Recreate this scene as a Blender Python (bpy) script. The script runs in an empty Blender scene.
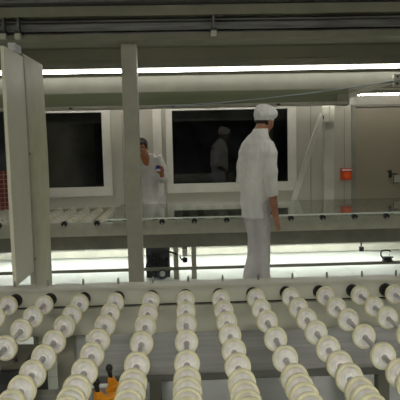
import bpy, bmesh, math, random
from mathutils import Vector, Matrix, Quaternion
random.seed(7)
V = Vector
PI = math.pi
sc = bpy.context.scene
col = sc.collection

# ------------------------------------------------------------------ materials
def mat(name, rgb, rough=.6, metal=0.0, var=.06, nscale=6, bump=0.0, bscale=40, stretch=(1, 1, 1), trans=0.0,
        ior=1.45, sss=0.0, coat=0.0, gen=False, rgb2=None):
    m = bpy.data.materials.new(name); m.use_nodes = True
    nt = m.node_tree; b = nt.nodes['Principled BSDF']
    tc = nt.nodes.new('ShaderNodeTexCoord'); mp = nt.nodes.new('ShaderNodeMapping')
    mp.inputs['Scale'].default_value = stretch
    nt.links.new(tc.outputs['Object'], mp.inputs['Vector'])
    n = nt.nodes.new('ShaderNodeTexNoise'); n.inputs['Scale'].default_value = nscale; n.inputs['Detail'].default_value = 5
    nt.links.new(mp.outputs[0], n.inputs['Vector'])
    r = nt.nodes.new('ShaderNodeValToRGB')
    lo = [max(0, c * (1 - var * 2)) for c in rgb] if rgb2 is None else list(rgb2)
    hi = [min(1, c * (1 + var * 2)) for c in rgb] if rgb2 is None else list(rgb)
    r.color_ramp.elements[0].position = .3; r.color_ramp.elements[1].position = .7
    r.color_ramp.elements[0].color = lo + [1]; r.color_ramp.elements[1].color = hi + [1]
    nt.links.new(n.outputs['Fac'], r.inputs[0]); nt.links.new(r.outputs[0], b.inputs['Base Color'])
    b.inputs['Roughness'].default_value = rough; b.inputs['Metallic'].default_value = metal
    b.inputs['Transmission Weight'].default_value = trans; b.inputs['IOR'].default_value = ior
    if sss: b.inputs['Subsurface Weight'].default_value = sss; b.inputs['Subsurface Scale'].default_value = .01
    if coat: b.inputs['Coat Weight'].default_value = coat
    if bump:
        n2 = nt.nodes.new('ShaderNodeTexNoise'); n2.inputs['Scale'].default_value = bscale; n2.inputs['Detail'].default_value = 4
        nt.links.new(mp.outputs[0], n2.inputs['Vector'])
        bp = nt.nodes.new('ShaderNodeBump'); bp.inputs['Strength'].default_value = bump; bp.inputs['Distance'].default_value = .03
        nt.links.new(n2.outputs['Fac'], bp.inputs['Height']); nt.links.new(bp.outputs[0], b.inputs['Normal'])
    return m
def emat(name, rgb, s):
    m = bpy.data.materials.new(name); m.use_nodes = True; b = m.node_tree.nodes['Principled BSDF']
    b.inputs['Base Color'].default_value = (*rgb, 1); b.inputs['Emission Color'].default_value = (*rgb, 1)
    b.inputs['Emission Strength'].default_value = s
    return m
M = dict(
    frame=mat('frame_paint', (.36, .35, .28), .45, var=.05, nscale=9),
    frame_light=mat('light_frame_paint', (.50, .49, .41), .4, var=.05),
    frame_dark=mat('dark_frame_paint', (.17, .165, .13), .5, var=.08),
    olive=mat('olive_paint', (.085, .092, .05), .42, var=.08, nscale=4, stretch=(.3, 1, 3)),
    steel=mat('brushed_steel', (.40, .40, .40), .32, .9, var=.15, nscale=8, stretch=(.4, 6, 6)),
    dsteel=mat('dull_dark_steel', (.15, .15, .145), .45, .5, var=.25, nscale=7, stretch=(.4, 4, 6)),
    tray=mat('tray_steel', (.20, .20, .185), .38, .6, var=.14, nscale=5, stretch=(.5, 3, 1)),
    wall=mat('wall_panel_paint', (.35, .33, .27), .55, var=.03, nscale=1.5),
    door=mat('door_paint', (.235, .205, .145), .55, var=.03, nscale=1.5),
    seam=mat('seam_paint', (.20, .19, .15), .6),
    bulk=mat('bulkhead_paint', (.17, .165, .105), .6, var=.05, nscale=2),
    panel=mat('cream_panel_paint', (.68, .66, .54), .45, var=.03), panel2=mat('yellowed_panel_paint', (.50, .49, .35), .5, var=.05),
    gantry=mat('gantry_paint', (.23, .225, .165), .5, var=.06, nscale=7),
    fascia=mat('fascia_paint', (.13, .127, .092), .5, var=.05),
    ceil=mat('ceiling_paint', (.20, .20, .13), .7, var=.05, nscale=2),
    floor=mat('coated_floor', (.72, .76, .71), .22, var=.04, nscale=3),
    joint=mat('floor_joint', (.42, .45, .42), .5),
    plastic=mat('nylon_wheel', (.80, .765, .73), .38, var=.10, nscale=28, sss=.12),
    tyre=mat('cream_rubber', (.70, .66, .46), .5, var=.07, nscale=30),
    collar=mat('grey_collar', (.42, .41, .42), .35, .2),
    shaft=mat('shaft_steel', (.42, .41, .42), .3, .85),
    black=mat('black_plastic', (.012, .012, .013), .4, var=.2),
    rubber=mat('black_rubber', (.02, .02, .02), .7),
    wframe=mat('window_frame_paint', (.52, .50, .44), .4, var=.03),
    pane=mat('window_glass', (.85, .9, .88), .01, var=0, trans=1.0, ior=1.5),
    sheet=mat('sheet_glass', (.90, .97, .93), .015, var=0, trans=1.0, ior=1.52),
    edge=mat('ground_glass_edge', (.80, .86, .80), .4, var=.03),
    unlit_wall=mat('unlit_wall_tone', (.04, .04, .04), .7),  # darkness of the unlit hall end put into the wall colour
    dark=mat('dark_room_shade', (.065, .067, .085), .8, var=.3, nscale=2),  # base colour carries the darkness of an unlit room
    cloth=mat('white_workwear', (.74, .72, .70), .85, var=.06, nscale=5, bump=1.0, bscale=7, stretch=(1.8, 1.8, .35)),
    trouser=mat('grey_white_trousers', (.52, .50, .50), .85, var=.07, nscale=6, bump=1.0, bscale=8, stretch=(1.6, 1.6, .4)),
    cap=mat('white_cap_cloth', (.80, .79, .78), .85, var=.03, bump=.8, bscale=22),
    skin=mat('warm_skin', (.36, .165, .10), .5, var=.12, nscale=12, sss=.08),
    skin2=mat('tanned_skin', (.42, .17, .075), .5, var=.12, nscale=12, sss=.08),
    hair=mat('dark_hair', (.018, .012, .009), .5, var=.3, nscale=30, bump=.6, bscale=60),
    eye=mat('eye_white', (.7, .68, .64), .3), iris=mat('dark_iris', (.02, .012, .01), .2),
    lips=mat('lip_skin', (.30, .09, .06), .5),
    shoe=mat('white_shoe', (.55, .54, .52), .5),
    orange=mat('orange_plastic', (.90, .33, .012), .4, var=.08, nscale=20),
    redp=mat('red_plastic', (.52, .045, .015), .35, var=.08), redl=mat('orange_lens', (.75, .13, .02), .25),
    blue=mat('blue_print', (.03, .05, .32), .5), white=mat('white_card', (.7, .7, .72), .6),
    cable=mat('cable_blue_grey', (.22, .25, .28), .5),
    navy=mat('navy_motor', (.03, .032, .05), .4, .3, var=.3), motor=mat('dark_motor', (.06, .06, .065), .45, .4, var=.3),
    tube=emat('tube_glow', (1, .99, .95), 13.0), fill_tube=emat('fill_tube_glow', (.96, 1, .97), 55.0),
    tube_wall=emat('wall_tube_glow', (1, .98, .92), 31.0),
    diff2=emat('far_diffuser_glow', (1, .98, .90), 9.0),
    diff=emat('ceiling_diffuser_glow', (1, .98, .90), 25.0),
)
def checked():
    m = bpy.data.materials.new('red_checked_cloth'); m.use_nodes = True; nt = m.node_tree; b = nt.nodes['Principled BSDF']
    tc = nt.nodes.new('ShaderNodeTexCoord'); br = nt.nodes.new('ShaderNodeTexBrick')
    mp = nt.nodes.new('ShaderNodeMapping'); mp.inputs['Rotation'].default_value = (PI / 2, 0, 0)
    nt.links.new(tc.outputs['Object'], mp.inputs['Vector']); nt.links.new(mp.outputs[0], br.inputs['Vector'])
    br.offset = 0; br.inputs['Scale'].default_value = 1; br.inputs['Brick Width'].default_value = .06; br.inputs['Row Height'].default_value = .06
    br.inputs['Mortar Size'].default_value = .006
    br.inputs['Color1'].default_value = (.30, .07, .06, 1); br.inputs['Color2'].default_value = (.24, .05, .05, 1); br.inputs['Mortar'].default_value = (.42, .28, .24, 1)
    nt.links.new(br.outputs['Color'], b.inputs['Base Color']); b.inputs['Roughness'].default_value = .9
    return m
M['check'] = checked()

# ------------------------------------------------------------------ mesh helpers
class MB:
    def __init__(s): s.bm = bmesh.new(); s.smooth = False
    def box(s, x0, x1, y0, y1, z0, z1, bev=0.0):
        r = bmesh.ops.create_cube(s.bm, size=1)['verts']
        for v in r:
            v.co = V((x0 + (v.co.x + .5) * (x1 - x0), y0 + (v.co.y + .5) * (y1 - y0), z0 + (v.co.z + .5) * (z1 - z0)))
        if bev:
            es = list({e for v in r for e in v.link_edges})
            bmesh.ops.bevel(s.bm, geom=es, offset=bev, segments=2, profile=.7, affect='EDGES')
        return s
    def bar(s, p, q, w, h, up=V((0, 0, 1)), bev=0.0):
        p, q = V(p), V(q); d = (q - p); L = d.length; d.normalize()
        x = d.cross(up).normalized(); z = x.cross(d)
        r = bmesh.ops.create_cube(s.bm, size=1)['verts']
        for v in r:
            c = v.co.copy(); v.co = p + d * ((c.y + .5) * L) + x * (c.x * w) + z * (c.z * h)
        if bev:
            es = list({e for v in r for e in v.link_edges})
            bmesh.ops.bevel(s.bm, geom=es, offset=bev, segments=2, affect='EDGES')
        return s
    def tube(s, pts, rad, n=10, closed=False, flat=1.0, side=None):
        pts = [V(p) for p in pts]; k = len(pts)
        if not hasattr(rad, '__len__'): rad = [rad] * k
        rings = []; ref = None
        for i, p in enumerate(pts):
            a = pts[(i - 1) % k] if (closed or i > 0) else p
            b = pts[(i + 1) % k] if (closed or i < k - 1) else p
            t = (b - a).normalized()
            if ref is None:
                ref = V(side) if side else (V((1, 0, 0)) if abs(t.x) < .8 else V((0, 1, 0)))
            x = (ref - t * ref.dot(t)).normalized(); ref = x; y = t.cross(x)
            rings.append([s.bm.verts.new(p + x * math.cos(2 * PI * j / n) * rad[i] + y * math.sin(2 * PI * j / n) * rad[i] * flat) for j in range(n)])
        for i in range(k if closed else k - 1):
            A, B = rings[i], rings[(i + 1) % k]
            for j in range(n): s.bm.faces.new((A[j], A[(j + 1) % n], B[(j + 1) % n], B[j]))
        if not closed: s.bm.faces.new(rings[0][::-1]); s.bm.faces.new(rings[-1])
        return s
    def lathe(s, prof, n=28, at=(0, 0, 0), axis='y', loop=False):       # prof: list of (radius, along axis)
        at = V(at); rings = []
        for r, h in prof:
            ring = []
            for j in range(n):
                a = 2 * PI * j / n; c, d = math.cos(a) * r, math.sin(a) * r
                ring.append(s.bm.verts.new(at + {'y': V((c, h, -d)), 'z': V((c, d, h)), 'x': V((h, c, d))}[axis]))
            rings.append(ring)
        if loop: rings.append(rings[0])
        for A, B in zip(rings, rings[1:]):
            for j in range(n): s.bm.faces.new((A[j], A[(j + 1) % n], B[(j + 1) % n], B[j]))
        if not loop: s.bm.faces.new(rings[0][::-1]); s.bm.faces.new(rings[-1])
        return s
    def ell(s, c, r, rot=None, seg=20):
        m = Matrix.Translation(V(c)) @ (rot.to_matrix().to_4x4() if rot else Matrix()) @ Matrix.Diagonal((*r, 1))
        bmesh.ops.create_uvsphere(s.bm, u_segments=seg, v_segments=seg // 2 + 2, radius=1, matrix=m)
        return s
    def loft(s, rings, n=28, cap=True):     # rings: (centre, rx, ry, turn, fold)
        R = []
        for i, rg in enumerate(rings):
            c, rx, ry, a = rg[:4]; f = rg[4] if len(rg) > 4 else 0
            ring = []
            for j in range(n):
                t = 2 * PI * j / n; k = 1 + f * (math.sin(t * 5 + i * .5) * .6 + math.sin(t * 9 - i * .7) * .4)
                x, y = math.cos(t) * rx * k, math.sin(t) * ry * k
                ring.append(s.bm.verts.new(V(c) + V((x * math.cos(a) - y * math.sin(a), x * math.sin(a) + y * math.cos(a), 0))))
            R.append(ring)
        for A, B in zip(R, R[1:]):
            for j in range(n): s.bm.faces.new((A[j], A[(j + 1) % n], B[(j + 1) % n], B[j]))
        if cap: s.bm.faces.new(R[0][::-1]); s.bm.faces.new(R[-1])
        return s
    def prism(s, poly, a0, a1, axis='x'):
        f = {'x': lambda p, h: V((h, p[0], p[1])), 'y': lambda p, h: V((p[0], h, p[1])), 'z': lambda p, h: V((p[0], p[1], h))}[axis]
        A = [s.bm.verts.new(f(p, a0)) for p in poly]; B = [s.bm.verts.new(f(p, a1)) for p in poly]; k = len(poly)
        s.bm.faces.new(A); s.bm.faces.new(B[::-1])
        for j in range(k): s.bm.faces.new((A[j], B[j], B[(j + 1) % k], A[(j + 1) % k]))
        return s
    def build(s, name, m, parent=None, smooth=False, remesh=0, bevel=0):
        bmesh.ops.recalc_face_normals(s.bm, faces=s.bm.faces)
        me = bpy.data.meshes.new(name); s.bm.to_mesh(me); s.bm.free()
        o = bpy.data.objects.new(name, me); col.objects.link(o)
        me.materials.append(m)
        if remesh:
            r = o.modifiers.new('r', 'REMESH'); r.mode = 'VOXEL'; r.voxel_size = remesh; r.use_smooth_shade = True
            q = o.modifiers.new('s', 'SMOOTH'); q.factor = .5; q.iterations = 4
        if bevel:
            q = o.modifiers.new('b', 'BEVEL'); q.width = bevel; q.segments = 2; q.limit_method = 'ANGLE'
        if smooth:
            for p in me.polygons: p.use_smooth = True
            if smooth == 'auto':
                import math as _m
                for e in me.edges: pass
                me.set_sharp_from_angle(angle=_m.radians(35))
        if parent is not None:
            o.parent = parent
            off = V((0, 0, 0)); a = parent
            while a is not None: off += a.location; a = a.parent
            me.transform(Matrix.Translation(-off))
        return o
def tag(o, label, cat, group=None, kind=None):
    o['label'] = label; o['category'] = cat
    if group: o['group'] = group
    if kind: o['kind'] = kind
    return o
def thing(name, label, cat, loc=(0, 0, 0), group=None):
    o = bpy.data.objects.new(name, None); o.empty_display_size = .1; col.objects.link(o); o.location = loc
    return tag(o, label, cat, group)
def struct(name, mb, m, parent=None, label=None, **k):
    o = mb.build(name, m, parent, **k)
    if parent is None: o['kind'] = 'structure'; o['label'] = label; o['category'] = name.split('_')[0]
    return o
def copy_tree(o, parent=None, keep=None):
    c = o.copy(); col.objects.link(c); c.parent = parent
    for ch in list(o.children):
        if keep is None or keep(ch): copy_tree(ch, c)
    return c

# ------------------------------------------------------------------ the room
XL, XR, YB, YF, ZC = -3.6, 4.6, 8.0, -7.0, 2.78
struct('floor', MB().box(XL - .1, XR + .1, YF - .1, YB + .1, -.1, 0), M['floor'], label='pale glossy coated floor of the plant hall')
jm = MB()
for i in range(-5, 8): jm.box(i * .6 - .004, i * .6 + .004, YF, YB - .02, 0, .0012)
for k in range(-11, 13): jm.box(XL, XR, k * .6 + .3 - .004, k * .6 + .3 + .004, 0, .0010)
struct('trim_1', jm, M['joint'], label='thin grey joints between the pale floor panels')
struct('ceiling', MB().box(XL - .1, XR + .1, YF - .1, YB + .1, ZC, ZC + .1), M['ceil'], label='dull olive ceiling above the machines')
# back wall with two window openings and a doorway
W = [(-1.98, -1.12, .83, 1.925), (-.165, 1.53, .845, 1.925)]
D = (2.49, 3.45, 0, 1.905)
wb = MB(); xs = [XL, W[0][0], W[0][1], W[1][0], W[1][1], D[0], D[1], XR]
for a, b in ((0, 1), (2, 3), (4, 5), (6, 7)): wb.box(xs[a], xs[b], YB, YB + .12, 0, ZC)
for x0, x1, z0, z1 in W: wb.box(x0, x1, YB, YB + .12, 0, z0); wb.box(x0, x1, YB, YB + .12, z1, ZC)
wb.box(D[0], D[1], YB, YB + .12, D[3], ZC)
struct('wall_back', wb, M['wall'], label='beige grey panelled wall with two dark windows')
struct('wall_left', MB().box(XL - .1, XL, YF, YB, 0, ZC), M['wall'], label='beige wall at the left end of hall')
struct('wall_right', MB().box(XR, XR + .1, YF, YB, 0, ZC), M['wall'], label='beige wall at the right end of hall')
struct('wall_front', MB().box(XL, XR, YF - .1, YF, 0, ZC), M['unlit_wall'], label='wall at the far end behind the camera, coloured dark as if unlit')
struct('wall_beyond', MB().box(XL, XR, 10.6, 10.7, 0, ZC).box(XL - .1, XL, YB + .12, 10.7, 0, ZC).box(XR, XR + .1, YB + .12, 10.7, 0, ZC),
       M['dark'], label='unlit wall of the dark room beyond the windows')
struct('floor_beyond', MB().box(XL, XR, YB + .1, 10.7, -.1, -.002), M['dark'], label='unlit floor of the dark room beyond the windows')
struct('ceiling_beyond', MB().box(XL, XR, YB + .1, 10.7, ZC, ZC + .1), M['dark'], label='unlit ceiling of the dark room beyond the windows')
for i, (x0, x1, z0, z1) in enumerate(W):
    fr = MB(); t = .05
    fr.box(x0 - t - .02, x0 + .02, YB - .035, YB + .06, z0 - .05, z1 + .03, .004).box(x1 - .02, x1 + t + .05, YB - .035, YB + .06, z0 - .05, z1 + .03, .004)
    fr.box(x0 + .02, x1 - .02, YB - .035, YB + .06, z1 - .02, z1 + .03, .003).box(x0 - t - .02, x1 + t + .05, YB - .045, YB + .06, z0 - .11, z0 + .02, .004)
    f = struct('window_%d' % (i + 1), fr, M['wframe'], label=['narrow dark window with pale frame on the left', 'wide dark window with pale frame behind the worker'][i])
    MB().box(x0 + .018, x1 - .018, YB + .012, YB + .018, z0 + .018, z1 - .018).build('pane', M['pane'], f)
    g = MB().box(x0 + .02, x1 - .02, YB + .004, YB + .012, z0 + .02, z0 + .03).box(x0 + .02, x1 - .02, YB + .004, YB + .012, z1 - .03, z1 - .02)
    g.box(x0 + .02, x0 + .03, YB + .004, YB + .012, z0 + .03, z1 - .03).box(x1 - .03, x1 - .02, YB + .004, YB + .012, z0 + .03, z1 - .03)
    g.build('gasket', M['rubber'], f)
dr = MB().box(D[0] + .012, D[1] - .012, YB + .01, YB + .055, .005, D[3] - .012, .003)
d = struct('door_1', dr, M['door'], label='plain brown grey door right of the red call box')
MB().box(2.985, 3.10, YB - .05, YB - .038, .925, .945, .004).tube([(3.0, YB + .01, .935), (3.0, YB - .045, .935)], .011).box(2.99, 3.03, YB - .004, YB + .01, .88, .99, .003).build('door_handle', M['black'], d)
MB().tube([(2.955, YB - .02, .985), (2.99, YB - .03, .955)], .008).tube([(2.99, YB + .01, .955), (2.99, YB - .035, .955)], .007).build('latch', M['black'], d)
lb = MB().box(3.045, 3.19, YB - .02, YB + .01, .80, .915, .004).build('lock_box', M['frame'], d)
MB().box(3.045, 3.055, YB - .026, YB - .0195, .80, .915).box(3.055, 3.19, YB - .026, YB - .0195, .80, .808).build('lock_box_edge', M['black'], lb)
# narrow pilasters and seams on the wall
struct('trim_2', MB().box(-.42, -.30, YB - .03, YB, 0, 1.98, .003), M['wframe'], label='pale vertical strip left of wide window')
struct('trim_3', MB().box(1.84, 1.852, YB - .004, YB, 0, 2.7).box(2.33, 2.338, YB - .004, YB, 0, 1.9).box(-.86, -.852, YB - .004, YB, 0, 1.9), M['seam'], label='dark vertical seams between the wall panels')
struct('trim_4', MB().box(2.44, 3.5, YB - .02, YB, D[3], D[3] + .035).box(2.44, D[0] + .008, YB - .02, YB, 0, D[3]), M['seam'], label='dark thin frame around the plain door')
struct('trim_5', MB().box(XL, XR, YB - .05, YB - .001, 2.10, 2.50, .004).box(XL, XR, YB - .09, YB - .001, 2.505, 2.60, .004).box(XL, XR, YB - .07, YB - .001, 2.605, ZC - .002, .004), M['bulk'], label='olive bulkhead panels high on the back wall')
struct('baseboard_back', MB().box(XL, 2.44, YB - .015, YB, 0, .1), M['frame'], label='pale skirting along the back wall')

# ------------------------------------------------------------------ rollers with wheels
def squash(mb, x, z):
    for v in mb.bm.verts: v.co.x = x + (v.co.x - x) * .97; v.co.z = z + (v.co.z - z) * 1.05
def wheel_meshes(parent, x, y, z, ph=0.0):
    w = MB(); R = .0372
    w.lathe([(.013, -.016), (.017, -.015), (.018, -.006), (.020, -.0065), (.0325, -.0065), (.0345, -.0105), (R, -.011), (R, .011), (.033, .010), (.031, .0045), (.018, .006), (.017, .015), (.013, .016)], 30, (x, y, z))
    for k in range(5):
        a = k * PI / 2.5 + .3 + ph; c, s = math.cos(a), math.sin(a)
        w.bar((x + c * .017, y - .0052, z + s * .017), (x + c * .0335, y - .0052, z + s * .0335), .006, .007, up=V((0, 1, 0)))
    squash(w, x, z); o = w.build('wheel', M['plastic'], parent, smooth='auto')
    t = MB().lathe([(.0366, -.0095), (.0378, -.0112), (.0435, -.0105), (.0455, -.008), (.0464, -.002), (.0464, .004), (.0450, .0085), (.042, .0105), (.0366, .0105)], 30, (x, y, z), loop=True)
    squash(t, x, z); t.build('tyre', M['tyre'], o, smooth=True)
    c = MB().lathe([(.0092, -.019), (.0115, -.019), (.0115, -.0145), (.0092, -.0145)], 20, (x, y, z)).build('collar', M['collar'], o, smooth='auto')
    return o
def make_roller(label, x, z, y0, y1, ys, group):
    t = thing('conveyor_roller', label, 'roller', (x, y0, z), group)
    MB().lathe([(.006, y0 - y0), (.009, .003), (.009, y1 - y0 - .003), (.006, y1 - y0)], 16, (x, y0, z)).build('shaft', M['shaft'], t, smooth='auto')
    return t
PITCH = .1705; AX = .636
BASE_B = [2.64, 2.456, 2.287, 2.115, 1.945, 1.795, 1.674, 1.578, 1.52, 1.465, 1.41, 1.35]
BASE = [2.64, 2.45, 2.27, 2.06, 1.85, 1.70, 1.615, 1.545, 1.485, 1.43, 1.37, 1.30]
ORD = ['leftmost foreground roller, nearly cut off by the left picture edge', 'second foreground roller from the left, in front of the pale guard panel',
       'third foreground roller from the left, running down past the left frame leg', 'fourth foreground roller from the left, just left of the orange clamps',
       'fifth foreground roller from the left, just right of the orange clamps', 'sixth foreground roller from the left, its wheels pointing straight at the viewer',
       'seventh foreground roller from the left, its far end below left of the standing worker', 'eighth foreground roller from the left, its far end below the worker in white',
       'ninth foreground roller from the left, next one right of the standing worker', 'tenth foreground roller from the left, third from the right edge',
       'eleventh foreground roller from the left, second from the right edge', 'rightmost foreground roller, nearly cut off by the right picture edge']
protos = []
for i, r in enumerate(range(-5, 7)):
    x = r * PITCH - .004
    t = make_roller(ORD[i], x, AX, 1.08, 2.755, None, 'foreground conveyor rollers')
    for k, y in enumerate(BASE_B if r in (-5, -3, -2, 1, 3, 6) else BASE):
        yy = y + (random.uniform(-.009, .009) if 0 < k else 0)
        if len(protos) < 4:
            w = wheel_meshes(t, x, 1.08, AX, len(protos) * .32); protos.append(w); protoW = w
        else:
            w = copy_tree(random.choice(protos), t)
        w.location = (0, yy - 1.08, 0)

# ------------------------------------------------------------------ foreground conveyor frame
fc = thing('roller_conveyor', 'beige foreground conveyor frame carrying rows of cream wheels', 'conveyor', (0, 2.8, 0))
MB().box(-1.15, 1.35, 2.765, 2.86, .588, .682, .004).box(-1.15, 1.35, 2.757, 2.7652, .668, .680).build('rear_beam', M['frame_light'], fc)
MB().box(-1.15, 1.35, 2.775, 2.84, .578, .589).build('groove_shade', M['black'], fc)  # black strip standing for the shade in the gap between the beams
MB().box(-1.15, 1.35, 2.75, 2.85, .440, .579, .006).build('lower_rear_beam', M['frame_light'], fc)
MB().box(-1.15, 1.35, 1.0, 1.09, .44, .69, .004).build('near_beam', M['frame_light'], fc)
for r in range(-5, 7):
    x = r * PITCH - .004
    MB().lathe([(.012, -.03), (.026, -.03), (.031, -.022), (.033, 0), (.030, .0005), (.012, .0005)], 22, (x, 2.762, AX - .008)).build('bearing', M['black'], fc, smooth='auto')
for px in (-.53, -.35, -.17, .012, .19, .375, .555, .735, .92, -.71, -.88, 1.10):
    MB().lathe([(.006, 0), (.006, .022), (.004, .024), (.004, .030), (.002, .032)], 10, (px, 2.83, .6815), 'z').build('pin', M['steel'], fc)
for lx in (-.62, 1.28):
    for ly in (2.79, 1.045):
        MB().box(lx - .045, lx + .045, ly - .04, ly + .04, 0, .441, .004).box(lx - .07, lx + .07, ly - .065, ly + .065, 0, .012).build('leg', M['frame'], fc)
MB().box(-.575, -.53, 2.81, 2.83, 0, .441).build('conduit', M['white'], fc)
MB().box(-.62, -.58, 1.09, 2.75, .50, .56, .003).build('side_rail', M['frame'], fc)
MB().box(1.26, 1.31, 1.09, 2.75, .50, .56, .003).build('side_rail', M['frame'], fc)
# steel tray under the rear part
tr = thing('drip_tray', 'dull grey steel tray under the foreground conveyor', 'tray', (.4, 2.8, 0))
MB().box(-.52, 1.6, 2.56, 3.45, .296, .302).box(-.52, 1.6, 2.556, 2.562, .268, .302).build('tray_sheet', M['tray'], tr)
for x in (-.16, .95): MB().box(x - .028, x + .028, 2.58, 2.64, 0, .296, .003).build('leg', M['frame_dark'], tr)
for x in (-.16, .95): MB().box(x - .028, x + .028, 3.36, 3.42, 0, .296, .003).build('leg', M['frame_dark'], tr)
# shelf between two near rollers with the orange clamps on it
sh = thing('tool_shelf', 'narrow grey steel shelf holding the orange clamps', 'shelf', (-.30, 2.0, .0))
MB().box(-.575, -.16, 1.72, 2.06, .46, .466).box(-.575, -.16, 2.054, 2.06, .43, .46).box(-.575, -.16, 1.72, 1.726, .43, .46).build('shelf_plate', M['tray'], sh)
MB().box(-.20, -.17, 1.85, 1.88, 0, .46).box(-.24, -.13, 1.80, 1.93, 0, .01).build('post', M['frame_dark'], sh)
def clamp(label, loc, rz):
    c = thing('hand_clamp', label, 'clamp', (0, 0, 0), 'orange hand clamps on the shelf')
    MB().prism([(-.045, 0), (.05, .004), (.058, .028), (.02, .040), (-.03, .036), (-.05, .02)], -.013, .013, 'y').build('body', M['orange'], c, bevel=.004)
    MB().box(-.05, .05, -.016, .016, -.008, .001, .003).build('jaw', M['black'], c)
    MB().prism([(-.042, .030), (-.010, .034), (-.020, .058), (-.040, .062)], -.011, .011, 'y').build('trigger', M['orange'], c, bevel=.003)
    h = MB().tube([(-.03, 0, .045), (-.034, 0, .070), (-.036, 0, .084)], [.007, .007, .008], 12).build('lever', M['black'], c, smooth=True)
    MB().ell((-.036, 0, .090), (.0115, .0115, .013)).build('knob', M['black'], h, smooth=True)
    MB().box(.052, .062, -.008, .008, .01, .022).build('tip', M['black'], c)
    c.location = loc; c.rotation_euler = (0, 0, rz); c.scale = (1.15, 1.35, 1.15)
    return c
clamp('orange and black hand clamp behind the other, nearer the wheels at right', (-.248, 1.98, .4745), math.radians(12))
clamp('orange and black hand clamp in front of the other, low in the picture', (-.283, 1.875, .4745), math.radians(35))
# dark box of odds and ends far left under the conveyor
bn = thing('equipment_box', 'dark metal equipment box low under the left rollers', 'box', (-.86, 2.55, 0))
MB().box(-1.05, -.70, 2.35, 2.70, 0, .42, .006).build('housing', M['motor'], bn)
MB().box(-1.02, -.73, 2.38, 2.66, .42, .435, .004).build('lid', M['frame_dark'], bn)
MB().tube([(-.93, 2.44, .435), (-.93, 2.42, .49), (-.86, 2.41, .51), (-.78, 2.43, .49), (-.77, 2.44, .435)], .009, 10).build('handle', M['steel'], bn, smooth=True)

# ------------------------------------------------------------------ guard panel on the left
gp = thing('guard_panel', 'tall pale beige machine guard panel at the left edge', 'panel', (-.95, 3.4, 0))
MB().box(-.940, -.920, 2.99, 3.36, .645, 1.925, .003).build('front_leaf', M['panel'], gp)
lf = MB()
prof = [(3.362, 0), (3.80, 0), (3.80, .6), (3.815, .9), (3.84, 1.15), (3.845, 1.35), (3.83, 1.6), (3.805, 1.945), (3.362, 1.945)]
lf.prism(prof, -.937, -.923, 'x').build('rear_leaf', M['panel2'], gp)
MB().box(-.945, -.915, 3.345, 3.375, 0, 1.93, .003).build('hinge_post', M['frame'], gp)
MB().box(-.945, -.905, 3.14, 3.26, 1.925, 1.968, .004).build('mounting_block', M['white'], gp)
for z in (.72, 1.36): MB().ell((-.9145, 3.36, z), (.004, .008, .008)).build('bolt', M['black'], gp)

# ------------------------------------------------------------------ overhead gantry and its post
ga = thing('overhead_gantry', 'long beige and grey overhead beam crossing the top of view', 'beam', (0, 3.65, 0))
MB().box(-1.9, 2.1, 3.56, 3.72, 2.200, 2.262, .004).build('top_beam', M['gantry'], ga)
MB().box(-1.9, 2.1, 3.50, 3.80, 2.272, 2.33).build('top_plate', M['dsteel'], ga)
MB().box(-1.9, 2.1, 3.64, 3.70, 2.085, 2.200).box(-1.9, 2.1, 3.60, 3.645, 2.175, 2.182).box(-1.9, 2.1, 3.60, 3.645, 2.118, 2.126).build('channel', M['dsteel'], ga)
MB().box(-1.9, 2.1, 3.55, 3.76, 2.048, 2.062, .002).box(-1.9, 2.1, 3.57, 3.60, 2.062, 2.092).build('flange', M['gantry'], ga)
def bracket(x):
    b = MB().box(x - .018, x + .018, 3.53, 3.575, 2.063, 2.098, .003).build('bracket', M['frame_light'], ga)
    MB().box(x - .02, x + .02, 3.535, 3.60, 2.098, 2.115).build('bracket_pad', M['black'], b)
    MB().box(x - .006, x + .006, 3.55, 3.60, 2.115, 2.2).build('bracket_rod', M['dsteel'], b)
for x in (.21, -1.09, -1.00): bracket(x)
po = thing('gantry_post', 'square beige upright post in front of the left windows', 'post', (-.345, 3.68, 0))
MB().box(-.380, -.283, 3.63, 3.73, .012, 2.047, .003).build('post', M['frame'], po)
MB().box(-.44, -.24, 3.58, 3.78, 0, .012).build('base_plate', M['frame_dark'], po)
po2 = thing('gantry_post', 'outer beige post of the overhead beam, beyond the right edge', 'post', (1.9, 3.68, 0))
MB().box(1.90, 2.0, 3.63, 3.73, 0, 2.047, .003).build('post', M['frame'], po2)

# ------------------------------------------------------------------ canopy and lamps over the rear conveyor
cn = thing('machine_canopy', 'long olive machine canopy above the dark windows', 'canopy', (0, 6.5, 1.83))
MB().prism([(6.46, 2.02), (6.50, 2.205), (6.54, 2.205), (6.50, 2.02)], -3.0, 3.3, 'x').build('upper_fascia', M['fascia'], cn)
MB().box(-3.0, 1.93, 6.46, 6.50, 1.865, 2.02).build('lower_fascia', M['olive'], cn)
MB().box(-3.0, 1.90, 6.38, 6.52, 1.832, 1.866, .003).build('bottom_rail', M['frame'], cn)
MB().box(1.80, 1.92, 6.40, 6.50, 1.825, 1.95, .003).build('end_plate', M['frame_dark'], cn)
MB().bar((1.88, 6.43, 1.915), (2.45, 6.40, 2.09), .05, .042, bev=.004).build('strut', M['frame'], cn)
g = MB().box(2.42, 2.75, 6.35, 6.41, 2.02, 2.16, .004).build('gusset', M['frame_light'], cn)
for x, z in ((2.46, 2.13), (2.46, 2.05), (2.55, 2.10)): MB().lathe([(.012, 0), (.012, .012)], 8, (x, 6.338, z)).build('bolt', M['black'], g)
for k, x in enumerate((-1.25, -.1, 1.1)): MB().box(x - .02, x + .02, 6.365, 6.38, 1.838, 1.856).build('clip', M['black'], cn)
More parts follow.
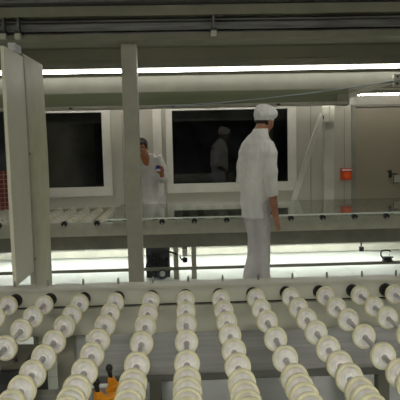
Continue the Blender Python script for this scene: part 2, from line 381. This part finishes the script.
def lamp(name, label, x0, x1, y, z, m, group, r=.02, down=True):
    t = thing(name, label, 'lamp', ((x0 + x1) / 2, y, z), group)
    MB().tube([(x0 + .004, y, z), (x1 - .004, y, z)], r, 12).build('tube', m, t, smooth=True)
    h = r * 1.3
    MB().box(x0, x1, y - .035, y + .035, z + h, z + h + .045, .003).build('housing', M['frame_dark'], t)
    for x in (x0 + .25, x1 - .25):
        if y < 7 and r < .02 and z > 1: MB().box(x - .012, x + .012, y + .02, 6.52, z + h + .01, z + h + .03).build('bracket', M['frame_dark'], t)
        elif y > 7: MB().box(x - .012, x + .012, y + .02, 8.0, z + h + .01, z + h + .03).build('bracket', M['frame_dark'], t)
        else: MB().box(x - .012, x + .012, y - .74, y + .02, z + h + .045, z + h + .06).build('bracket', M['frame_dark'], t)
    return t
for k in range(4):
    x0 = -2.6 + k * 1.5
    lamp('tube_lamp', ['long bright tube lamp at the far left, mostly behind guard panel', 'long bright tube lamp left of the capped worker, crossing behind the post', 'long bright tube lamp above the capped worker', 'long bright tube lamp at the right end of upper row'][k],
         x0, x0 + 1.5, 6.36, 2.248, M['tube'], 'upper row of tube lamps', .019)
for k in range(4):
    x0 = -2.4 + k * 1.5
    lamp('tube_lamp', 'tube lamp near the wall, seen at right below the upper row' if k == 3 else 'tube lamp between canopy and wall, hidden behind the canopy',
         x0, x0 + 1.5, 7.42, 2.03, M['tube_wall'], 'lower row of tube lamps', .010)
for k in range(4):
    x0 = -2.4 + k * 1.25
    lamp('floor_fill_lamp', 'added tube lamp hidden beneath the rear conveyor to brighten the floor', x0, x0 + 1.2, 6.45, .42, M['fill_tube'], 'added fill lamps beneath the rear conveyor', .016)  # unseen lamps added to brighten the floor under the conveyor
for k, (x, y) in enumerate(((-1.6, -.3), (0.2, -.3), (2.0, -.3), (-1.6, -1.9), (.2, -1.9), (2.0, -1.9), (-1.2, 4.6), (1.6, 4.6))):
    t = thing('ceiling_light', 'rectangular ceiling light above the hall, out of view overhead', 'lamp', (x, y, 2.7), 'ceiling lights of the hall')
    MB().box(x - .62, x + .62, y - .14, y + .14, 2.715, ZC - .001, .004).build('housing', M['frame'], t)
    MB().box(x - .59, x + .59, y - .11, y + .11, 2.708, 2.7145).build('diffuser', M['diff'] if y < 3 else M['diff2'], t)
cb = MB(); pts = [(-.3 + 3.0 * k / 14, 6.33, 1.845 + .275 * (k / 14) ** 1.6) for k in range(15)]
cb.tube(pts, .006, 8)
tag(cb.build('cable', M['cable'], smooth=True), 'thin blue grey cable rising along the canopy to the right', 'cable')

# ------------------------------------------------------------------ rear conveyor, rollers, glass sheet
mc = thing('roller_conveyor', 'long beige rear conveyor table carrying the glass sheet', 'conveyor', (0, 6.3, 0))
MB().box(-3.3, 3.5, 5.64, 5.72, .497, .640, .004).build('front_beam', M['frame'], mc)
MB().box(-3.3, 3.5, 5.69, 5.74, .352, .497).build('lower_front_beam', M['frame_dark'], mc)
MB().box(-3.3, 3.5, 7.02, 7.10, .42, .640, .004).build('rear_beam', M['frame'], mc)
MB().box(-3.3, 3.5, 5.745, 7.015, .505, .515).build('light_shield_pan', M['frame_dark'], mc)  # added pan that keeps the floor lamps' light off wheels and glass
MB().box(-3.3, 3.5, 5.70, 5.74, .108, .140, .003).build('foot_rail', M['frame_dark'], mc)
MB().box(-3.3, 3.5, 7.0, 7.06, .012, .10, .003).build('rear_foot_rail', M['frame_light'], mc)
for x in (-2.4, -.10, .088, 3.1):
    MB().box(x - .026, x + .026, 5.75, 5.81, 0, .50, .003).build('leg', M['frame'], mc)
for x in (-2.4, -1.25, .0, 1.45, 3.1): MB().box(x - .026, x + .026, 7.03, 7.09, 0, .42).build('leg', M['frame_light'], mc)
mx = [(-3.2 + .165 * k) for k in range(41)]
rp = None
for k, x in enumerate(mx):
    if x < -2.75 or x > 2.75: continue
    gl = x > -.83
    lb, gr = (('roller with cream wheels lying beneath the glass sheet on rear conveyor', 'rollers under the glass sheet') if gl
              else ('bare roller with cream wheels on the rear conveyor, left of the glass sheet', 'bare rollers of the rear conveyor'))
    if rp is None:
        rp = make_roller(lb, x, .617, 5.60, 7.06, None, gr)
        for j in range(8):
            w = protoW.copy(); col.objects.link(w); w.parent = rp; w.location = (0, .17 + j * .165, 0)
            for ch in protoW.children:
                if ch.name.startswith('tyre'): c = ch.copy(); col.objects.link(c); c.parent = w
        t = rp
    else:
        t = copy_tree(rp); t.location = (x, 5.60, .617)
        t['label'] = lb; t['group'] = gr
    if k % 2 == 0:
        MB().lathe([(.011, -.02), (.027, -.02), (.030, 0), (.030, .03), (.011, .03)], 18, (x, 5.625, .632)).build('bearing', M['black'], mc, smooth='auto')
# copies of wheels whose rows are staggered on alternate rollers
gs = MB().box(-.80, 3.3, 5.60, 7.08, .666, .674)
go = gs.build('glass_sheet', M['sheet'])
MB().box(-.80, 3.3, 5.590, 5.5995, .6645, .6765).build('ground_edge', M['edge'], go)
tag(go, 'large clear glass sheet lying flat on the rear conveyor', 'glass')

# drive motor and hoses beneath the rear conveyor
mo = thing('drive_motor', 'dark drive motor with hoses beneath the rear conveyor', 'motor', (-.31, 5.9, 0))
MB().box(-.42, -.17, 5.86, 6.05, 0, .34, .006).build('gearbox', M['motor'], mo)
fm = MB().lathe([(.05, 0), (.055, .01), (.055, .14), (.04, .155)], 20, (-.245, 5.70, .075))
for k in range(5): fm.lathe([(.062, .02 + k * .024), (.062, .026 + k * .024)], 20, (-.245, 5.70, .075))
fm.build('motor_body', M['navy'], mo, smooth='auto')
MB().lathe([(.02, 0), (.03, .004), (.03, .01), (.012, .012)], 16, (-.245, 5.688, .075)).build('end_cap', M['steel'], mo)
MB().box(-.36, -.29, 5.80, 5.86, .15, .22, .005).box(-.40, -.37, 5.82, 5.86, .06, .26, .003).box(-.27, -.20, 5.81, 5.86, .17, .20, .003).build('terminal_box', M['navy'], mo)
for q, ps in enumerate(([(-.40, 5.80, .05), (-.42, 5.77, .15), (-.37, 5.76, .24), (-.30, 5.78, .20)], [(-.33, 5.79, .16), (-.31, 5.76, .25), (-.24, 5.75, .30), (-.16, 5.745, .30), (-.09, 5.74, .265)],
                        [(-.38, 5.80, .20), (-.36, 5.76, .11), (-.30, 5.76, .08), (-.26, 5.78, .17)], [(-.22, 5.80, .19), (-.19, 5.76, .24), (-.20, 5.76, .16), (-.17, 5.79, .08)])):
    cu = []
    for a, b in zip(ps, ps[1:]):
        for s in range(4): cu.append(V(a).lerp(V(b), s / 4))
    cu.append(V(ps[-1]))
    for _ in range(3): cu = [cu[0]] + [(cu[i - 1] + cu[i] * 2 + cu[i + 1]) / 4 for i in range(1, len(cu) - 1)] + [cu[-1]]
    MB().tube(cu, .011, 10).build('hose', M['rubber'], mo, smooth=True)
va = thing('air_valve', 'small black and silver valve between two short conveyor legs', 'valve', (0, 5.76, .3))
MB().box(-.03, .02, 5.66, 5.70, .26, .33, .004).build('body', M['steel'], va)
MB().lathe([(.022, 0), (.026, .01), (.026, .045), (.015, .055)], 16, (-.005, 5.68, .195), 'z').build('cup', M['black'], va, smooth='auto')
MB().tube([(-.005, 5.67, .25), (-.04, 5.66, .225), (-.055, 5.66, .255)], .009, 8).build('lever', M['black'], va, smooth=True)
MB().box(-.03, .02, 5.685, 5.70, .33, .36).build('hanger', M['dsteel'], va)
sl = thing('suction_lifter', 'small black suction lifter with loop handle on low rail, right', 'lifter', (2.11, 5.72, .14))
MB().lathe([(.052, 0), (.055, .008), (.045, .018), (.02, .024)], 22, (2.13, 5.72, .1402), 'z').build('cup', M['rubber'], sl, smooth='auto')
MB().box(2.09, 2.17, 5.70, 5.74, .16, .19, .005).box(2.16, 2.19, 5.705, 5.735, .175, .187).build('body', M['black'], sl)
lp = [(2.085, 5.72, .165), (2.062, 5.72, .20), (2.06, 5.72, .235), (2.075, 5.72, .252), (2.12, 5.72, .256), (2.155, 5.72, .25), (2.16, 5.72, .235)]
MB().tube(lp, .0085, 10).build('loop_handle', M['black'], sl, smooth=True)
MB().tube([(2.15, 5.72, .187), (2.152, 5.72, .215)], .005, 8).build('plunger', M['steel'], sl)
sb = MB().box(1.815, 1.86, 5.66, 5.695, .26, .31, .003).box(1.832, 1.843, 5.675, 5.69, .31, .352)
tag(sb.build('sensor', M['black']), 'small black sensor hanging under the rear conveyor beam, right', 'sensor')

# red call box on the wall
rb = thing('call_box', 'small red and orange call box on the wall by the door', 'alarm', (2.355, 7.99, .95))
MB().box(2.275, 2.43, 7.94, 8.0, .865, 1.035, .008).build('housing', M['redp'], rb)
MB().box(2.285, 2.42, 7.934, 7.9405, 1.0, 1.02).build('top_strip', M['white'], rb)
MB().lathe([(.02, -.016), (.045, -.012), (.048, 0)], 20, (2.36, 7.94, .93)).build('push_button', M['redl'], rb, smooth='auto')
MB().box(2.30, 2.335, 7.934, 7.9405, .955, .975).build('mark', M['redl'], rb)

# slender support with diagonal brace at the right
ss = thing('support_frame', 'pale upright support with diagonal brace right of the wide window', 'support', (1.7, 7.3, 0))
MB().box(1.935, 2.065, 7.56, 7.64, 0, 1.96, .003).build('upright', M['wframe'], ss)
MB().bar((1.91, 7.58, 1.80), (1.50, 7.58, .62), .05, .075, bev=.004).build('brace', M['wframe'], ss)
MB().box(1.90, 1.99, 7.53, 7.561, 1.68, 1.94, .003).box(2.0, 2.06, 7.53, 7.561, 1.68, 1.94, .003).build('head_plate', M['frame_light'], ss)
MB().box(1.90, 1.915, 7.523, 7.5305, 1.72, 1.77).build('slot', M['black'], ss)

# added dark screen in place of the unlit background, and checked curtain far left
de = thing('dark_screen', 'added dark cabinet glimpsed at the far left edge', 'screen', (-2.8, 7.3, 0))
MB().box(-3.4, -2.20, 7.34, 7.75, 0, 1.95, .01).build('housing', M['dark'], de)
MB().box(-3.35, -2.80, 7.325, 7.3405, .1, 1.9, .004).build('door', M['dark'], de)
cu = MB(); nx = 40
vs = []
for i in range(nx + 1):
    x = -3.1 + .86 * i / nx; y = 7.30 + .015 * math.sin(i * .9)
    vs.append((x, y))
poly = vs + [(x, y + .006) for x, y in vs[::-1]]
cu.prism(poly, .25, 1.13, 'z')
tag(cu.build('checked_cloth', M['check']), 'red checked cloth hanging in front of black cabinet, left edge', 'cloth')

# ------------------------------------------------------------------ people
def fingers(mb, palm, along, across, out, size=1.0, curl=.5):
    """palm: wrist point; along: towards fingertips; across: towards the thumb side; out: palm normal (curl direction)"""
    palm, along, across, out = V(palm), V(along).normalized(), V(across).normalized(), V(out).normalized()
    s = size
    mb.tube([palm, palm + along * .03 * s, palm + along * .06 * s, palm + along * .088 * s], [.026 * s, .034 * s, .041 * s, .036 * s], 12, flat=.42, side=across)
    for k, (off, L) in enumerate(((.029, .072), (.010, .080), (-.009, .074), (-.027, .058))):
        b = palm + along * .078 * s + across * off * s; d = along.copy(); pts = [b - along * .02 * s, b]
        for q in range(3):
            d = (d * math.cos(curl * (.5 + .3 * q)) + out * math.sin(curl * (.5 + .3 * q))).normalized()
            pts.append(pts[-1] + d * L * s * (.42, .32, .26)[q])
        mb.tube(pts, [.0085 * s, .0092 * s, .0085 * s, .0078 * s, .006 * s], 8)
    b = palm + along * .02 * s + across * .022 * s
    t1 = b + (along * .6 + across * .7 + out * .2).normalized() * .04 * s
    t2 = t1 + (along * .85 + across * .25 + out * .4).normalized() * .032 * s
    t3 = t2 + (along * .9 + out * .5).normalized() * .024 * s
    mb.tube([b, t1, t2, t3], [.014 * s, .0115 * s, .010 * s, .007 * s], 8)

def head(mb, c, fwd, up):
    """skull, jaw, nose, brow, ears; returns a frame matrix (x right, y forward, z up)"""
    f = V(fwd).normalized(); u = V(up).normalized(); r = f.cross(u).normalized(); u = r.cross(f)
    Rm = Matrix((r, f, u)).transposed(); q = Rm.to_quaternion(); c = V(c)
    P = lambda x, y, z: c + r * x + f * y + u * z
    mb.ell(P(0, -.010, .022), (.074, .094, .088), q)
    mb.ell(P(0, .020, -.038), (.056, .068, .066), q)
    mb.ell(P(0, .052, -.086), (.030, .030, .024), q)
    mb.tube([P(0, .082, .022), P(0, .100, -.012), P(0, .106, -.024), P(0, .088, -.034)], [.008, .011, .015, .010], 10)
    mb.tube([P(-.034, .076, .030), P(0, .085, .033), P(.034, .076, .030)], .010, 8)
    mb.ell(P(0, .080, -.054), (.024, .013, .010), q)
    for s in (-1, 1):
        mb.ell(P(s * .076, -.008, -.008), (.009, .018, .031), q)
        mb.ell(P(s * .044, .050, -.022), (.022, .026, .022), q)
    return P, q

# --- worker 1: seen from behind and to the side, standing in front of the rear conveyor
p1 = thing('person', 'person in white cap, coat and trousers standing with back turned', 'person', (.70, 5.3, 0))
body = MB()
A = math.radians(-38)                      # body turned to the right while facing away
rt = V((math.cos(A), math.sin(A), 0)); fw = V((-math.sin(A), math.cos(A), 0))
HC = (.790, 5.335, 1.618)
P, q = head(body, HC, V((.80, .55, -.30)), V((.25, .12, 1)))
body.tube([(.69, 5.27, 1.43), (.72, 5.28, 1.50), (.765, 5.31, 1.575)], [.062, .056, .055], 16)
body.loft([((.69, 5.30, .80), .075, .065, A), ((.69, 5.30, .95), .085, .07, A), ((.69, 5.30, 1.10), .09, .075, A), ((.695, 5.29, 1.30), .125, .085, A), ((.70, 5.28, 1.40), .11, .07, A), ((.705, 5.28, 1.47), .09, .08, A)], 24)
RS, RE, RW = V((.812, 5.20, 1.39)), V((.808, 5.16, 1.09)), V((.858, 5.17, .705))
LS, LE, LW = V((.605, 5.37, 1.38)), V((.578, 5.42, 1.05)), V((.68, 5.66, .99))
body.tube([RS, RE, RE.lerp(RW, .5), RW], [.042, .038, .040, .030], 14)
body.tube([LS, LE, LE.lerp(LW, .4), LW], [.052, .042, .042, .028], 14)
fingers(body, RW, (.30, .12, -1), (.55, .75, .1), (-.6, .65, 0), 1.02, .32)
fingers(body, LW, (.6, .7, -.25), (-.2, .3, 1), (.5, -.2, -.6), 1.0, .5)
RH, RK, RA = V((.745, 5.26, .86)), V((.750, 5.27, .46)), V((.740, 5.25, .085))
LH, LK, LA = V((.645, 5.33, .86)), V((.690, 5.36, .46)), V((.605, 5.12, .085))
body.tube([RH.lerp(V((.69, 5.30, .86)), .3), RK, RA, RA - V((0, 0, .04))], [.058, .045, .036, .036], 14)
body.tube([LH.lerp(V((.69, 5.30, .86)), .3), LK, LA, LA - V((0, 0, .04))], [.058, .045, .036, .036], 14)
bo = body.build('body', M['skin'], p1, remesh=.005)
e = MB()
for s in (-1, 1): e.ell(P(s * .031, .076, .012), (.012, .009, .008), q)
e.build('eyes', M['eye'], bo, smooth=True)
e = MB()
for s in (-1, 1): e.ell(P(s * .031, .0835, .012), (.005, .003, .005), q)
e.build('pupils', M['iris'], bo, smooth=True)
MB().ell(P(0, .086, -.055), (.023, .009, .007), q).build('lips', M['lips'], bo, smooth=True)
MB().ell(P(0, -.030, .008), (.079, .080, .078), q).build('hair', M['hair'], p1, smooth=True)
cp = MB()
n = 36; cpr = []
for k, (rr, zz) in enumerate(((.086, .004), (.090, .002), (.092, .022), (.100, .030), (.110, .056), (.111, .085), (.102, .115), (.080, .137), (.045, .150), (.004, .154))):
    cpr.append([cp.bm.verts.new(P(math.cos(t) * rr * .92 * w_, math.sin(t) * rr * 1.06 * w_ - .012, zz - .004 + .028 * math.sin(t) * (k < 5)))
                for t in [2 * PI * j / n for j in range(n)] for w_ in [1 + (.035 * math.sin(9 * t) + .02 * math.sin(14 * t + 1)) * (1 if 2 < k < 8 else .2)]])
for a, b in zip(cpr, cpr[1:]):
    for j in range(n): cp.bm.faces.new((a[j], a[(j + 1) % n], b[(j + 1) % n], b[j]))
cp.bm.faces.new(cpr[0][::-1]); cp.bm.faces.new(cpr[-1])
cp.build('cap', M['cap'], p1, smooth=True)
coat = MB()
coat.loft([((.685, 5.30, .700), .130, .120, A, .05), ((.685, 5.30, .80), .132, .125, A, .04), ((.685, 5.30, .92), .138, .130, A, .03), ((.685, 5.295, 1.05), .142, .128, A, .025), ((.690, 5.285, 1.20), .160, .132, A, .015),
           ((.698, 5.275, 1.32), .170, .130, A, .01), ((.705, 5.272, 1.40), .155, .112, A), ((.715, 5.275, 1.46), .110, .092, A), ((.728, 5.28, 1.50), .078, .076, A), ((.735, 5.285, 1.52), .070, .070, A)], 44)
coat.tube([RS + V((-.03, .02, .0)), RS.lerp(RE, .3) + V((.008, 0, 0)), RS.lerp(RE, .6), RE + V((.0, 0, .02)), RE.lerp(RW, .25), RE.lerp(RW, .47)], [.066, .066, .060, .062, .056, .050], 18)
coat.tube([LS + V((.03, -.02, .0)), LS.lerp(LE, .5), LE, LE.lerp(LW, .4), LE.lerp(LW, .8)], [.066, .066, .062, .058, .052], 18)
co = coat.build('coat', M['cloth'], p1, remesh=.009)
dp = bpy.data.textures.new('folds', 'CLOUDS'); dp.noise_scale = .11; dp.noise_depth = 1
dm = co.modifiers.new('d', 'DISPLACE'); dm.texture = dp; dm.strength = .026; dm.mid_level = .3; dm.texture_coords = 'GLOBAL'
MB().loft([((.727, 5.28, 1.492), .080, .080, A), ((.737, 5.288, 1.515), .078, .076, A), ((.745, 5.292, 1.540), .070, .068, A)], 28).build('collar', M['cloth'], co, smooth=True)
trs = MB()
trs.loft([((.69, 5.30, .74), .120, .11, A), ((.69, 5.30, .88), .124, .115, A), ((.69, 5.30, 1.0), .11, .10, A)], 30)
trs.tube([RH, RH.lerp(RK, .5), RK, RK.lerp(RA, .5), RA + V((0, 0, -.03))], [.082, .078, .070, .067, .070], 20)
trs.tube([LH, LH.lerp(LK, .5), LK, LK.lerp(LA, .5), LA + V((-.01, 0, -.03))], [.082, .078, .068, .066, .072], 20)
to = trs.build('trousers', M['trouser'], p1, remesh=.009)
dm = to.modifiers.new('d', 'DISPLACE'); dm.texture = dp; dm.strength = .022; dm.mid_level = .3; dm.texture_coords = 'GLOBAL'
for a in (RA, LA):
    f = V((a.x, a.y, 0))
    MB().loft([(f + fw * .05 + V((0, 0, .0)), .048, .135, A), (f + fw * .05 + V((0, 0, .03)), .050, .137, A), (f + fw * .03 + V((0, 0, .06)), .042, .10, A), (f + V((0, 0, .085)), .038, .05, A)], 20).build('shoe', M['shoe'], p1, smooth=True)

# --- worker 2: leaning forward behind the rear conveyor, half hidden by the post
p2 = thing('person', 'person in white coat leaning behind the post, holding a small packet', 'person', (-.45, 7.4, 0))
body = MB(); B = math.radians(8)
P, q = head(body, (-.515, 6.99, 1.385), V((-.18, -1, -.40)), V((-.22, -.35, 1)))
body.tube([(-.465, 7.14, 1.18), (-.475, 7.09, 1.25), (-.50, 7.03, 1.33)], [.064, .056, .054], 16)
body.loft([((-.43, 7.42, .74), .15, .12, B), ((-.43, 7.40, .88), .155, .12, B), ((-.44, 7.32, 1.0), .145, .11, B), ((-.455, 7.22, 1.14), .165, .11, B), ((-.46, 7.16, 1.22), .16, .09, B)], 24)
LS, LE, LW = V((-.325, 7.17, 1.27)), V((-.265, 7.14, .98)), V((-.272, 6.97, 1.045))
RS, RE, RW = V((-.61, 7.18, 1.20)), V((-.68, 7.13, .95)), V((-.62, 7.14, .80))
body.tube([LS, LE, LE.lerp(LW, .5), LW], [.05, .042, .04, .028], 14)
body.tube([RS, RE, RE.lerp(RW, .5), RW], [.05, .042, .04, .028], 14)
fingers(body, LW, (-.10, -.25, 1), (-1, .2, .1), (-.35, -.8, .1), 1.0, .75)
fingers(body, RW, (.1, -.1, -1), (.7, -.5, 0), (.4, .5, 0), 1.0, .5)
legs = [(V((-.35, 7.42, .80)), V((-.34, 7.30, .42)), V((-.34, 7.46, .085))), (V((-.52, 7.42, .80)), V((-.54, 7.30, .42)), V((-.54, 7.46, .085)))]
for h, k, a in legs: body.tube([h, k, a, a - V((0, 0, .04))], [.085, .055, .04, .04], 14)
bo = body.build('body', M['skin2'], p2, remesh=.005)
e = MB()
for s in (-1, 1): e.ell(P(s * .031, .076, .012), (.012, .009, .008), q)
e.build('eyes', M['eye'], bo, smooth=True)
e = MB()
for s in (-1, 1): e.ell(P(s * .031, .0835, .012), (.005, .003, .005), q)
e.build('pupils', M['iris'], bo, smooth=True)
e = MB()
for s in (-1, 1): e.tube([P(s * .018, .088, .034), P(s * .034, .084, .040), P(s * .050, .070, .034)], .0045, 6)
e.build('eyebrows', M['hair'], bo, smooth=True)
MB().ell(P(0, .088, -.055), (.023, .009, .007), q).build('lips', M['lips'], bo, smooth=True)
hr = MB().ell(P(0, -.028, .040), (.083, .092, .086), q).ell(P(.0, .045, .082), (.060, .036, .030), q).ell(P(.03, .055, .078), (.04, .03, .022), q)
for s in (-1, 1): hr.ell(P(s * .072, .012, .030), (.012, .026, .040), q)
hr.build('hair', M['hair'], p2, remesh=.006)
coat = MB()
coat.loft([((-.43, 7.42, .60), .175, .15, B, .05), ((-.43, 7.41, .74), .172, .145, B, .04), ((-.43, 7.38, .88), .168, .14, B, .03), ((-.44, 7.31, 1.0), .165, .135, B, .02), ((-.455, 7.22, 1.13), .180, .130, B, .01),
           ((-.46, 7.18, 1.22), .172, .108, B), ((-.465, 7.15, 1.28), .115, .085, B), ((-.47, 7.13, 1.31), .085, .07, B)], 40)
coat.tube([LS + V((-.03, 0, -.01)), LS.lerp(LE, .5), LE, LE.lerp(LW, .45), LE.lerp(LW, .86)], [.082, .074, .068, .060, .050], 18)
coat.tube([RS + V((.03, 0, -.01)), RS.lerp(RE, .5), RE, RE.lerp(RW, .45), RE.lerp(RW, .86)], [.082, .074, .068, .060, .050], 18)
co = coat.build('coat', M['cloth'], p2, remesh=.009)
dm = co.modifiers.new('d', 'DISPLACE'); dm.texture = dp; dm.strength = .022; dm.mid_level = .3; dm.texture_coords = 'GLOBAL'
# open V neck: bare chest wedge just proud of the coat
vn = MB()
cv = [(-.525, 7.045, 1.28), (-.435, 7.045, 1.275), (-.452, 7.055, 1.18), (-.462, 7.085, 1.145), (-.478, 7.06, 1.20)]
f_ = [vn.bm.verts.new(c) for c in cv]; g_ = [vn.bm.verts.new(V(c) + V((0, .07, -.01))) for c in cv]
vn.bm.faces.new(f_); vn.bm.faces.new(g_[::-1])
for j in range(5): vn.bm.faces.new((f_[j], g_[j], g_[(j + 1) % 5], f_[(j + 1) % 5]))
vn.build('bare_chest', M['skin2'], bo)
for h, k, a in legs: pass
trs = MB()
for h, k, a in legs: trs.tube([h, h.lerp(k, .5), k, k.lerp(a, .5), a + V((0, 0, -.03))], [.10, .092, .08, .078, .082], 18)
trs.build('trousers', M['trouser'], p2, remesh=.010)
for h, k, a in legs:
    f = V((a.x, a.y - .05, 0))
    MB().loft([(f, .048, .135, 0), (f + V((0, 0, .03)), .050, .137, 0), (f + V((0, .02, .06)), .042, .10, 0), (f + V((0, .05, .085)), .038, .05, 0)], 20).build('shoe', M['shoe'], p2, smooth=True)
pk = thing('packet', 'small blue and white packet held in the leaning worker\'s hand', 'packet', (-.31, 6.94, 1.12))
MB().box(-.340, -.285, 6.918, 6.935, 1.095, 1.165, .003).build('packet_card', M['white'], pk)
MB().box(-.3405, -.2845, 6.9155, 6.9185, 1.125, 1.1655).build('blue_print', M['blue'], pk)

# ------------------------------------------------------------------ world, camera
w = bpy.data.worlds.new('world'); sc.world = w; w.use_nodes = True
w.node_tree.nodes['Background'].inputs[0].default_value = (.5, .52, .45, 1); w.node_tree.nodes['Background'].inputs[1].default_value = .02
cd = bpy.data.cameras.new('camera'); cam = bpy.data.objects.new('camera', cd); col.objects.link(cam)
cd.lens = 50; cd.sensor_width = 36; cd.clip_start = .05
Mx = Matrix.Rotation(math.radians(-1.65), 4, 'Z') @ Matrix.Rotation(math.radians(90 - 5.34), 4, 'X') @ Matrix.Rotation(math.radians(-1.26), 4, 'Z')
cam.matrix_world = Matrix.Translation((0, 0, 1.37)) @ Mx
sc.camera = cam
sc.view_settings.view_transform = 'Standard'; sc.view_settings.look = 'None'; sc.view_settings.gamma = 1
sc.view_settings.use_curve_mapping = False
sc.view_settings.exposure = 0.15
